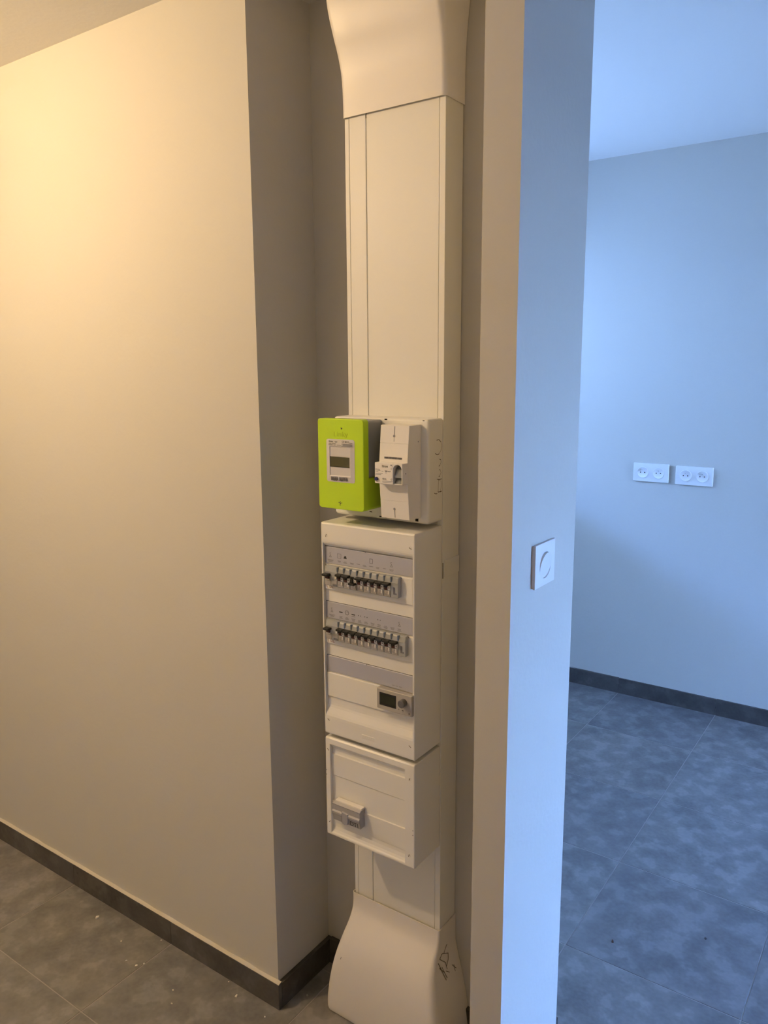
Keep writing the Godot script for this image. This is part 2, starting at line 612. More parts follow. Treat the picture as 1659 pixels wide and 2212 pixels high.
func build_caps():
	var keys := [[0.0015, 0.1735, 0.1435, 0.018], [0.012, 0.1745, 0.147, 0.02], [0.046, 0.172, 0.149, 0.021], [0.11, 0.1625, 0.147, 0.021], [0.168, 0.150, 0.139, 0.019],
		[0.2125, 0.1385, 0.125, 0.016], [0.2456, 0.1315, 0.1045, 0.012], [0.272, 0.1300, 0.0865, 0.008], [0.295, 0.1300, 0.0805, 0.006], [0.3185, 0.1300, 0.0795, 0.005]]
	var t := thing("trunking_foot_cap", "flared white plastic cap at the foot of the trunking on the floor", "trunking cap")
	obj("shell", loft_cap(spline_rows(keys, 4)), M.cap, t)
	# recycling-style mark and scribbles on its right side
	var st := mb()
	var nx := Vector3(1, 0.32, 0).normalized()
	var side := func(y: float, z: float) -> Vector3:
		var hw := 0.0
		for i in keys.size() - 1:
			if y >= keys[i][0] and y <= keys[i + 1][0]:
				hw = lerpf(keys[i][1], keys[i + 1][1], (y - keys[i][0]) / (keys[i + 1][0] - keys[i][0]))
		return Vector3(hw + 0.0006, y, z)
	for l in [[0.2400, 0.0886, 0.1880, 0.0705], [0.2230, 0.0768, 0.1905, 0.0655], [0.2450, 0.0800, 0.2250, 0.0600, 0.2080, 0.0585],
			[0.2450, 0.0800, 0.2520, 0.0690, 0.2380, 0.0430], [0.2380, 0.0430, 0.2250, 0.0460, 0.2140, 0.0590], [0.2270, 0.0870, 0.2080, 0.0720],
			[0.2040, 0.0360, 0.1880, 0.0230], [0.2000, 0.0290, 0.1850, 0.0290], [0.2480, 0.0600, 0.2570, 0.0520], [0.2570, 0.0520, 0.2620, 0.0450], [0.2060, 0.0640, 0.1960, 0.0520]]:
		var pts := []
		for i in range(0, l.size(), 2):
			pts.append(side.call(l[i], l[i + 1]))
		stroke(st, pts, 0.0012, nx)
	obj("printed_mark", st, M.ink_brown, t).set_meta("label", "small dark pictogram on the right side")
	st = mb()
	stroke(st, v3([0.085, 0.055, 0.086, 0.059], 0.1495), 0.0015, Vector3(0, 0, 1))
	stroke(st, v3([-0.125, 0.165, -0.122, 0.172], 0.140), 0.0015, Vector3(0, 0, 1))
	obj("scuff", st, M.ink_light, t).set_meta("kind", "stuff")
	keys = [[2.1715, 0.1300, 0.0790, 0.011], [2.20, 0.1300, 0.0793, 0.011], [2.2300, 0.1302, 0.0805, 0.011], [2.262, 0.1308, 0.0840, 0.011], [2.2950, 0.1325, 0.0930, 0.012],
		[2.3310, 0.1355, 0.1060, 0.014], [2.3720, 0.1400, 0.1160, 0.015], [2.41, 0.1430, 0.1200, 0.016], [2.4585, 0.1450, 0.1215, 0.016]]
	t = thing("trunking_head_cap", "flared white plastic cap at the top of the trunking under the ceiling", "trunking cap")
	obj("shell", loft_cap(spline_rows(keys, 4)), M.cap, t)

# ------------------------------------------------------------ screws shared by the boxes
func screw(parent: Node, x: float, y: float, z: float, turn: float):
	var st := mb()
	prism(st, disc(x, y, 0.0042, 16), z - 0.002, z + 0.0004, AX_Z, 0.0003, 0.0, 1)
	var o := obj("screw", st, M.white_matt, parent)
	st = mb()
	var d := Vector2(cos(turn), sin(turn)) * 0.0028
	stroke(st, [Vector3(x - d.x, y - d.y, z + 0.0004), Vector3(x + d.x, y + d.y, z + 0.0004)], 0.0013, Vector3(0, 0, 1), 0.0002)
	obj("slot", st, M.ink_brown, o)

func side_plate(st: SurfaceTool, x0: float, x1: float, y0: float, y1: float, z0: float, z1: float, outer_right: bool):
	var r := 0.004
	var p := PackedVector2Array([Vector2(y0, z0)])
	for k in 5:
		var a := PI + PI / 2 - PI / 2 * k / 4.0
		p.append(Vector2(y0 + r + r * cos(PI - PI / 2 * k / 4.0), z1 - r + r * sin(PI - PI / 2 * k / 4.0)))
	for k in 5:
		p.append(Vector2(y1 - r + r * cos(PI / 2 - PI / 2 * k / 4.0), z1 - r + r * sin(PI / 2 - PI / 2 * k / 4.0)))
	p.append(Vector2(y1, z0))
	if outer_right:
		prism(st, p, x0, x1, AX_X, 0.0018, 0.0, 2)
	else:
		prism(st, p, x0, x1, AX_X, 0.0, 0.0018, 2)

# ------------------------------------------------------------ consumer unit
func build_distribution_board():
	var t := thing("distribution_board", "white three-row electrical distribution board with two rows of breakers below the meter", "distribution board")
	var st := mb()
	var prof := PackedVector2Array([Vector2(0.7995, 0.0725), Vector2(0.7995, 0.178), Vector2(0.8007, 0.1808), Vector2(0.8035, 0.182),
		Vector2(0.840, 0.182), Vector2(0.8455, 0.1816), Vector2(0.851, 0.1800), Vector2(0.858, 0.1770), Vector2(0.864, 0.1745), Vector2(0.870, 0.1730), Vector2(0.876, 0.1725),
		Vector2(1.2495, 0.1725), Vector2(1.2510, 0.1745), Vector2(1.2535, 0.1775), Vector2(1.2575, 0.1803), Vector2(1.2615, 0.1816), Vector2(1.266, 0.182),
		Vector2(1.301, 0.182), Vector2(1.3038, 0.1808), Vector2(1.305, 0.178), Vector2(1.305, 0.0725)])
	prism(st, prof, -0.1212, 0.1205, AX_X)
	side_plate(st, -0.125, -0.1212, 0.7995, 1.305, 0.0725, 0.182, false)
	side_plate(st, 0.1205, 0.125, 0.7995, 1.305, 0.0725, 0.182, true)
	obj("case", st, M.white, t)
	screw(t, -0.1105, 1.2755, 0.182, 1.3)
	screw(t, 0.1143, 1.2738, 0.182, -0.5)
	screw(t, -0.1135, 0.8350, 0.182, -0.6)
	screw(t, 0.1134, 0.8318, 0.182, -0.6)
	# raised maker's plate, blank relief
	st = mb()
	box(st, -0.0175, 0.8150, 0.1815, 0.0188, 0.8250, 0.1826, 0.0008)
	var plate := obj("maker_plate", st, M.white, t)
	st = mb()
	for k in 5:
		stroke(st, v3([-0.011 + k * 0.0055, 0.8180, -0.0095 + k * 0.0055, 0.8222, -0.0075 + k * 0.0055, 0.8180], 0.1826), 0.0008, Vector3(0, 0, 1))
	obj("relief_lettering", st, M.white, plate)
	var tops := [1.2485, 1.1200, 0.9910]
	for r in 3:
		var y1: float = tops[r]
		var y0 := y1 - 0.0385
		st = mb()
		prism(st, rr(-0.1207, y0, 0.1160, y1, 0.0015, 2), 0.1715, 0.1752, AX_Z, 0.0016, 0.0, 3)
		var strip := obj("label_strip", st, M.label, t)
		strip.set_meta("label", "grey-blue label strip under a glossy clear cover")
		st = mb()
		box(st, -0.1207, y1 + 0.0001, 0.1718, 0.1160, y1 + 0.0011, 0.1733)
		box(st, -0.1212, y0, 0.1718, -0.1206, y1, 0.1733)
		box(st, -0.008, y1 - 0.0010, 0.1745, -0.0055, y1 + 0.0003, 0.1758)
		obj("strip_gap", st, M.ink_grey, strip)
		strip_print(strip, r, y0)
		# cover of the row, raised, with its slot for the modules
		var c1 := y0 - 0.0030
		var c0 := c1 - 0.0575
		st = mb()
		prism(st, rr(-0.1205, c0, 0.1180 if r > 0 else 0.1160, c1, 0.0012, 2), 0.1718, 0.1765, AX_Z, 0.0012)
		var cover := obj("row_cover", st, M.white, t)
		if r < 2:
			st = mb()
			box(st, -0.1180, c1 - 0.0021, 0.1764, 0.0900 if r == 0 else 0.1075, c1 - 0.0008, 0.1769)
			obj("slot_edge", st, M.ink_brown, cover)
			warning_print(cover, c0, r)
	breaker_row(t, 1.2075, 8, 2)
	breaker_row(t, 1.0810, 9, -1)
	controller(t)

func strip_print(strip: Node, r: int, y0: float):
	var st := mb()
	var z := 0.1752
	var n := Vector3(0, 0, 1)
	var xs := []
	if r == 0:
		xs = [-0.1045, -0.0795, -0.0625, -0.0440, -0.0265, -0.0095, 0.0085, 0.0260, 0.0440, 0.0620]
	elif r == 1:
		xs = [-0.1030, -0.0770, -0.0600, -0.0420, -0.0245, -0.0070, 0.0110, 0.0285, 0.0460, 0.0640, 0.0820]
	for i in xs.size():
		var x: float = xs[i]
		var wide := 0.0085 if i == 0 else 0.0050
		var lines := 3 if (i == 0 or r == 1) else 2
		if r == 0 and i >= 3:
			lines = 1 + (i % 2)
		for k in lines:
			var w := wide * (1.0 - 0.18 * ((i + k) % 3))
			stroke(st, [Vector3(x - w, y0 + 0.0090 - k * 0.0022, z), Vector3(x + w, y0 + 0.0090 - k * 0.0022, z)], 0.0009, n, 0.0002)
	obj("caption_lines", st, M.ink_grey, strip).set_meta("kind", "stuff")
	st = mb()
	for i in xs.size():
		var x: float = xs[i]
		var y := y0 + 0.0205
		if i == 0 or i == xs.size() - 1:       # the differential symbol: two triangles tip to tip
			stroke(st, v3([x - 0.003, y - 0.005, x + 0.003, y - 0.005, x, y, x - 0.003, y - 0.005], z), 0.0007, n, 0.0002)
			stroke(st, v3([x, y, x - 0.002, y + 0.004, x + 0.0015, y + 0.0045], z), 0.0007, n, 0.0002)
		elif r == 0 and i == 1:
			stroke(st, v3([x - 0.005, y - 0.005, x + 0.005, y - 0.005, x + 0.005, y + 0.005, x - 0.005, y + 0.005, x - 0.005, y - 0.005], z), 0.0008, n, 0.0002)
			stroke(st, v3([x - 0.001, y, x + 0.001, y], z), 0.001, n, 0.0002)
		elif r == 0 and i == 6:
			stroke(st, v3([x - 0.0035, y - 0.005, x + 0.0035, y - 0.005, x + 0.0038, y + 0.005, x - 0.0038, y + 0.005, x - 0.0035, y - 0.005], z), 0.0011, n, 0.0002)
		elif r == 1 and i == 2:
			var ring := []
			for k in 17:
				ring.append(Vector3(x + 0.005 * cos(TAU * k / 16.0), y + 0.005 * sin(TAU * k / 16.0), z))
			stroke(st, ring, 0.0011, n, 0.0002)
			stroke(st, v3([x, y, x + 0.0018, y + 0.0018], z), 0.0008, n, 0.0002)
	if xs.size() > 0:
		obj("pictogram", st, M.ink_grey, strip).set_meta("kind", "stuff")
	st = mb()
	if r == 0:
		var x: float = xs[2]
		var y := y0 + 0.0195
		prism(st, PackedVector2Array([Vector2(x - 0.0045, y - 0.003), Vector2(x + 0.0045, y - 0.003), Vector2(x + 0.003, y), Vector2(x + 0.0022, y + 0.003), Vector2(x - 0.0015, y + 0.003), Vector2(x - 0.0035, y)]), z, z + 0.0002, AX_Z)
	elif r == 1:
		var y := y0 + 0.0190
		box(st, xs[1] - 0.0048, y - 0.001, z, xs[1] + 0.0048, y + 0.0013, z + 0.0002)
		box(st, xs[3] - 0.0048, y - 0.001, z, xs[3] + 0.0048, y + 0.0015, z + 0.0002)
		box(st, xs[3] - 0.0048, y - 0.0045, z, xs[3] + 0.0048, y - 0.0038, z + 0.0002)
		for i in [4, 5, 7]:
			for s in [-1, 1]:
				prism(st, disc(xs[i] + s * 0.0032, y + 0.001, 0.0011, 8), z, z + 0.0002, AX_Z)
	else:
		for k in 3:
			box(st, 0.062 + k * 0.0095, y0 + 0.006, z, 0.069 + k * 0.0095, y0 + 0.0078, z + 0.0002)
	obj("bold_print", st, M.ink if r < 2 else M.ink_light, strip).set_meta("kind", "stuff")

func warning_print(cover: Node, c0: float, r: int):
	# two small faded reddish pictograms printed under the first module
	var st := mb()
	var z := 0.1765
	var y := c0 + 0.0075
	var n := Vector3(0, 0, 1)
	stroke(st, v3([-0.1165, y + 0.004, -0.1140, y + 0.0045, -0.1135, y + 0.002, -0.1155, y, -0.1125, y - 0.004], z), 0.0011, n, 0.0002)
	stroke(st, v3([-0.1070, y - 0.003, -0.1070, y + 0.003, -0.1035, y + 0.004, -0.1030, y - 0.002, -0.1070, y - 0.003], z), 0.0010, n, 0.0002)
	stroke(st, v3([-0.1010, y + 0.003, -0.0985, y + 0.002, -0.1000, y - 0.003, -0.0965, y - 0.003], z), 0.0010, n, 0.0002)
	obj("warning_print", st, M.ink_red, cover)

func breaker_row(t: Node, top: float, count: int, off: int):
	# a two-module residual current device, the breakers, and an end device
	var zb := 0.1755
	var zf := 0.1885
	var y0 := top - 0.0450
	var x := -0.0750
	# residual current device
	var st := mb()
	var side := PackedVector2Array([Vector2(y0, zb), Vector2(y0, zf - 0.001), Vector2(y0 + 0.001, zf), Vector2(top - 0.013, zf), Vector2(top - 0.0125, zf + 0.0008), Vector2(top - 0.001, zf - 0.002), Vector2(top, zf - 0.004), Vector2(top, zb)])
	prism(st, side, x - 0.0360, x - 0.0004, AX_X, 0.0004, 0.0004, 1)
	var d := obj("residual_current_device", st, M.module, t)
	st = mb()
	box(st, x - 0.0355, top - 0.0215, zf, x - 0.0195, top - 0.0160, zf + 0.0125, 0.0012)
	obj("lever", st, M.lever, d)
	st = mb()
	box(st, x - 0.0320, top - 0.0280, zf - 0.001, x - 0.0225, top - 0.0213, zf + 0.005, 0.0008)
	obj("lever_stem", st, M.maroon, d)
	st = mb()
	box(st, x - 0.0330, top - 0.0318, zf - 0.001, x - 0.0205, top - 0.0285, zf + 0.0030, 0.0008)
	box(st, x - 0.0060, top - 0.0265, zf - 0.001, x - 0.0010, top - 0.0190, zf + 0.0028, 0.0008)
	obj("test_button", st, M.tick, d)
	st = mb()
	box(st, x - 0.0345, y0 + 0.0012, zf - 0.001, x - 0.0185, y0 + 0.0125, zf + 0.0008, 0.0006)
	box(st, x - 0.0172, y0 + 0.0065, zf - 0.001, x - 0.0015, y0 + 0.0140, zf + 0.0006, 0.0006)
	obj("label_window", st, M.clear_grey, d)
	st = mb()
	box(st, x - 0.0135, y0 + 0.0010, zf - 0.0005, x - 0.0020, y0 + 0.0055, zf + 0.0008)
	for k in 3:
		stroke(st, v3([x - 0.0165, top - 0.0245 - k * 0.0022, x - 0.0095, top - 0.0245 - k * 0.0022], zf), 0.0006, Vector3(0, 0, 1), 0.0002)
	obj("printed_text", st, M.ink_grey, d)
	var first: Node3D = null
	for i in count:
		if first == null:
			first = make_breaker(top, y0, zb, zf)
			t.add_child(first, true)
			first.position.x = x
			continue
		var c: Node3D
		if i == off:
			c = make_breaker(top, y0, zb, zf, true)
			c.set_meta("label", "switched-off circuit breaker with its lever down")
		else:
			c = first.duplicate()
		c.name = "circuit_breaker_%03d" % [next_breaker]
		next_breaker += 1
		t.add_child(c, true)
		c.position.x = x + i * 0.0181
	x += count * 0.0181
	# end device
	st = mb()
	prism(st, side, x + 0.0003, x + 0.0180, AX_X, 0.0012, 0.0003, 2)
	var e := obj("comb_end_device", st, M.module, t)
	st = mb()
	box(st, x + 0.0055, top - 0.0375, zf - 0.001, x + 0.0105, top - 0.0215, zf + 0.0004, 0.0004)
	box(st, x + 0.0112, top - 0.0375, zf - 0.0005, x + 0.0145, top - 0.0340, zf + 0.0003)
	obj("indicator_window", st, M.ink_grey, e)
	st = mb()
	box(st, x - 0.0020, top - 0.0105, zf - 0.003, x + 0.0018, top + 0.0002, zf + 0.0010)
	obj("terminal_slot", st, M.module_blue, e)

var next_breaker := 1

func make_breaker(top: float, y0: float, zb: float, zf: float, off := false) -> MeshInstance3D:
	var st := mb()
	var side := PackedVector2Array([Vector2(y0, zb), Vector2(y0, zf - 0.001), Vector2(y0 + 0.001, zf), Vector2(top - 0.0128, zf), Vector2(top - 0.0125, zf + 0.0006), Vector2(top - 0.003, zf - 0.0012), Vector2(top, zf - 0.004), Vector2(top, zb)])
	prism(st, side, 0.0003, 0.0178, AX_X, 0.0004, 0.0004, 1)
	var o := MeshInstance3D.new()
	st.generate_normals()
	o.name = "circuit_breaker" if next_breaker == 1 or off else "circuit_breaker_%03d" % next_breaker
	if not off:
		if next_breaker > 1:
			next_breaker += 1
	o.mesh = st.commit()
	o.material_override = M.module
	st = mb()
	box(st, -0.0018, top - 0.0105, zf - 0.003, 0.0016, top + 0.0002, zf + 0.0010)
	obj("terminal_slot", st, M.module_blue, o)
	st = mb()
	box(st, 0.0016, top - 0.0300, zf - 0.003, 0.0100, top - 0.0150, zf + 0.0012)
	obj("lever_well", st, M.maroon if not off else M.lever, o)
	st = mb()
	if off:
		box(st, 0.0008, top - 0.0320, zf, 0.0172, top - 0.0270, zf + 0.0115, 0.0012)
		box(st, 0.0024, top - 0.0275, zf, 0.0092, top - 0.0200, zf + 0.0045, 0.0008)
	else:
		box(st, 0.0006, top - 0.0180, zf, 0.0175, top - 0.0128, zf + 0.0115, 0.0012)
		box(st, 0.0024, top - 0.0235, zf, 0.0092, top - 0.0178, zf + 0.0060, 0.0008)
	obj("lever", st, M.lever, o)
	st = mb()
	box(st, 0.0103, top - 0.0290, zf - 0.001, 0.0176, top - 0.0195, zf + 0.0020, 0.0006)
	var ind := obj("indicator", st, M.tick, o)
	st = mb()
	box(st, 0.0130, top - 0.0256, zf + 0.0018, 0.0149, top - 0.0232, zf + 0.0022)
	# the dot stays with the indicator's own mesh level: a third level below the board is the deepest allowed
	st.generate_normals()
	var dot := MeshInstance3D.new()
	dot.name = "indicator_dot"
	dot.mesh = st.commit()
	dot.material_override = M.ink
	o.add_child(dot, true)
	ind.name = "indicator"
	st = mb()
	box(st, 0.0012, y0 + 0.0010, zf - 0.001, 0.0168, y0 + 0.0130, zf + 0.0010, 0.0008)
	obj("label_window", st, M.clear_grey, o)
	st = mb()
	box(st, 0.0112, y0 + 0.0060, zf + 0.0009, 0.0150, y0 + 0.0142, zf + 0.0024, 0.0007)
	obj("label_clip", st, M.tick, o)
	st = mb()
	stroke(st, v3([0.0025, y0 + 0.0045, 0.0095, y0 + 0.0045], zf + 0.0010), 0.0006, Vector3(0, 0, 1), 0.0002)
	stroke(st, v3([0.0025, y0 + 0.0070, 0.0080, y0 + 0.0070], zf + 0.0010), 0.0006, Vector3(0, 0, 1), 0.0002)
	stroke(st, v3([0.0085, y0 + 0.0095, 0.0085, y0 + 0.0115], zf + 0.0010), 0.0012, Vector3(0, 0, 1), 0.0002)
	obj("printed_text", st, M.ink_grey, o)
	return o

func controller(t: Node):
	var st := mb()
	prism(st, rr(0.0315, 0.9045, 0.1235, 0.9520, 0.0015, 2), 0.1755, 0.1905, AX_Z, 0.002)
	var c := obj("energy_controller", st, M.ctrl, t)
	c.set_meta("label", "grey control module with black screen and round knob")
	st = mb()
	box(st, 0.0390, 0.9140, 0.1900, 0.0833, 0.9437, 0.1909, 0.0006)
	obj("screen_bezel", st, M.lever, c)
	st = mb()
	box(st, 0.0425, 0.9185, 0.1905, 0.0815, 0.9395, 0.1912)
	obj("screen", st, plain(0.022, 0.026, 0.016, 0.12), c)
	st = mb()
	prism(st, disc(0.1035, 0.9343, 0.0086, 28), 0.1895, 0.2035, AX_Z, 0.0015)
	obj("knob", st, M.knob, c)
	st = mb()
	box(st, 0.0985, 0.9135, 0.1900, 0.1025, 0.9155, 0.1908)
	prism(st, disc(0.0905, 0.9155, 0.0010, 8), 0.1900, 0.1907, AX_Z)
	box(st, 0.1158, 0.9090, 0.1900, 0.1175, 0.9130, 0.1907)
	obj("button", st, M.ink, c)
	st = mb()
	stroke(st, v3([0.0985, 0.9105, 0.1025, 0.9105], 0.1905), 0.0008, Vector3(0, 0, 1), 0.0002)
	stroke(st, v3([0.0890, 0.9120, 0.0920, 0.9120], 0.1905), 0.0006, Vector3(0, 0, 1), 0.0002)
	obj("printed_text", st, M.ink_light, c)

# ------------------------------------------------------------ lower box
func build_communication_box():
	var t := thing("communication_box", "square white electrical box with recessed front and small DTI module, lowest box on the trunking", "electrical box")
	var y0 := 0.5385
	var y1 := 0.7900
	var st := mb()
	var prof := PackedVector2Array([Vector2(y0, 0.0725), Vector2(y0, 0.179), Vector2(y0 + 0.003, 0.182), Vector2(0.5445, 0.182),
		Vector2(0.5465, 0.1812), Vector2(0.5490, 0.1790), Vector2(0.5540, 0.1765), Vector2(0.5620, 0.1745), Vector2(0.5720, 0.1738), Vector2(0.5722, 0.1752),
		Vector2(0.6255, 0.1768), Vector2(0.6264, 0.1738), Vector2(0.6928, 0.1738), Vector2(0.6934, 0.1730), Vector2(0.6946, 0.1756), Vector2(0.7480, 0.1760), Vector2(0.7490, 0.1725),
		Vector2(0.7560, 0.1720), Vector2(0.7630, 0.1732), Vector2(0.7690, 0.1770), Vector2(0.7725, 0.1808), Vector2(0.7745, 0.182),
		Vector2(y1 - 0.003, 0.182), Vector2(y1, 0.179), Vector2(y1, 0.0725)])
	prism(st, prof, -0.1115, 0.1000, AX_X)
	var r := 0.004
	side_plate(st, -0.125, -0.1115, y0, y1, 0.0725, 0.182, false)
	side_plate(st, 0.1000, 0.125, y0, y1, 0.0725, 0.182, true)
	obj("case", st, M.white, t)
	screw(t, -0.1168, 0.7590, 0.182, -0.8)
	screw(t, 0.1125, 0.7540, 0.182, 1.1)
	screw(t, -0.1160, 0.5735, 0.182, 0.9)
	screw(t, 0.1110, 0.5690, 0.182, 1.2)
	st = mb()
	for p in [[-0.1225, 0.7055], [-0.1225, 0.6940], [0.1211, 0.6332], [0.1211, 0.6219]]:
		prism(st, disc(p[0], p[1], 0.0013, 8), 0.1815, 0.1822, AX_Z)
	obj("pip", st, M.ink_light, t)
	# DTI module
	st = mb()
	var side := PackedVector2Array([Vector2(0.5920, 0.1740), Vector2(0.5920, 0.1920), Vector2(0.6080, 0.1950), Vector2(0.6120, 0.1978), Vector2(0.6165, 0.1978), Vector2(0.6200, 0.1950), Vector2(0.6345, 0.1950), Vector2(0.6380, 0.1890), Vector2(0.6385, 0.1740)])
	prism(st, side, -0.0970, -0.0160, AX_X, 0.0008, 0.0008, 1)
	var d := obj("telephone_module", st, M.silver, t)
	d.set_meta("label", "silver-grey module lettered DTI")
	st = mb()
	box(st, -0.0925, 0.6350, 0.1755, -0.0160, 0.6415, 0.1885, 0.0008)
	obj("top_lid", st, M.device_white, d)
	st = mb()
	prism(st, PackedVector2Array([Vector2(-0.0650, 0.5935), Vector2(-0.0580, 0.5925), Vector2(-0.0510, 0.5945), Vector2(-0.0490, 0.6000), Vector2(-0.0490, 0.6210), Vector2(-0.0655, 0.6230)]), 0.1940, 0.1990, AX_Z, 0.0008)
	obj("latch", st, M.silver, d)
	st = mb()
	stroke(st, v3([-0.0660, 0.5960, -0.0660, 0.6225, -0.0550, 0.6215], 0.1980), 0.0012, Vector3(0, 0, 1))
	for k in 20:
		stroke(st, v3([-0.0960 + k * 0.0041, 0.6335, -0.0945 + k * 0.0041, 0.6335], 0.1950), 0.0008, Vector3(0, 0, 1))
	obj("seam", st, M.ink_grey, d)
	# lettering DTI in plain sans strokes on the lower, slightly leaning face
	st = mb()
	var up := Vector3(0, 0.0160, 0.0030)
	var nn := Vector3(0, -0.18, 0.984)
	var at := func(x: float, f: float) -> Vector3:
		return Vector3(x, 0.5945, 0.1926) + up * (0.62 * f)
	stroke(st, [at.call(-0.0440, 1.0), at.call(-0.0440, 0.0)], 0.0017, nn)
	stroke(st, [at.call(-0.0440, 1.0), at.call(-0.0400, 1.0), at.call(-0.0368, 0.75), at.call(-0.0362, 0.5), at.call(-0.0368, 0.25), at.call(-0.0400, 0.0), at.call(-0.0440, 0.0)], 0.0016, nn)
	stroke(st, [at.call(-0.0345, 1.0), at.call(-0.0265, 1.0)], 0.0016, nn)
	stroke(st, [at.call(-0.0305, 1.0), at.call(-0.0305, 0.0)], 0.0017, nn)
	stroke(st, [at.call(-0.0235, 1.0), at.call(-0.0235, 0.0)], 0.0017, nn)
	obj("lettering", st, M.ink, d)

# ------------------------------------------------------------ meter board with meter and main breaker
func build_meter_board():
	var t := thing("meter_board", "white mounting board behind the lime green meter and main breaker, wider than the trunking lid", "mounting board")
	var st := mb()
	prism(st, rr(-0.1265, 1.3155, 0.1250, 1.5375, 0.007, 4), 0.0725, 0.1280, AX_Z, 0.0055, 0.0, 4)
	obj("board", st, M.white, t)
	st = mb()
	for p in [[0.0165, 1.5345, 0.0062, 0.0028], [0.1120, 1.5345, 0.004, 0.0016], [0.0010, 1.3212, 0.0055, 0.0028], [0.0155, 1.3205, 0.0060, 0.0022], [0.0960, 1.3235, 0.0075, 0.0065], [-0.0250, 1.3292, 0.0070, 0.0016]]:
		box(st, p[0] - p[2] / 2, p[1] - p[3] / 2, 0.1270, p[0] + p[2] / 2, p[1] + p[3] / 2, 0.1283)
	obj("clip_hole", st, M.dark, t)
	st = mb()
	box(st, 0.0935, 1.3262, 0.1275, 0.0985, 1.3272, 0.1287)
	obj("clip", st, M.white, t)
	# marker writing on the right edge
	st = mb()
	var n := Vector3(1, 0, 0)
	for l in [[1.4925, 0.0965, 1.4931, 0.0876, 1.4875, 0.0792], [1.4647, 0.1016, 1.4614, 0.0949, 1.4626, 0.0872], [1.4511, 0.0839, 1.4500, 0.0800], [1.4380, 0.0835, 1.4367, 0.0870],
			[1.4292, 0.0845, 1.4275, 0.0820], [1.4150, 0.0840, 1.4142, 0.0870], [1.4094, 0.0943, 1.4075, 0.0850, 1.4082, 0.0755], [1.4082, 0.0885, 1.4060, 0.0860], [1.3816, 0.0800, 1.3806, 0.0880, 1.3827, 0.0900], [1.3815, 0.0755, 1.3805, 0.0800], [1.3807, 0.1047, 1.3779, 0.0980, 1.3792, 0.0940]]:
		var pts := []
		for i in range(0, l.size(), 2):
			pts.append(Vector3(0.1250, l[i], l[i + 1]))
		stroke(st, pts, 0.0013, n)
	obj("marker_writing", st, M.ink_brown, t)
	st = mb()
	for l in [[1.4875, 0.0792, 1.4785, 0.0755, 1.4700, 0.0785, 1.4626, 0.0872], [1.4500, 0.0800, 1.4447, 0.0780, 1.4380, 0.0835], [1.4275, 0.0820, 1.4220, 0.0780, 1.4150, 0.0840],
			[1.4070, 0.0880, 1.3950, 0.0885, 1.3827, 0.0890], [1.4050, 0.0790, 1.4000, 0.0765, 1.3900, 0.0770, 1.3830, 0.0800]]:
		var pts := []
		for i in range(0, l.size(), 2):
			pts.append(Vector3(0.1250, l[i], l[i + 1]))
		stroke(st, pts, 0.0007, n)
	obj("faded_writing", st, plain(0.42, 0.38, 0.32, 0.6), t)

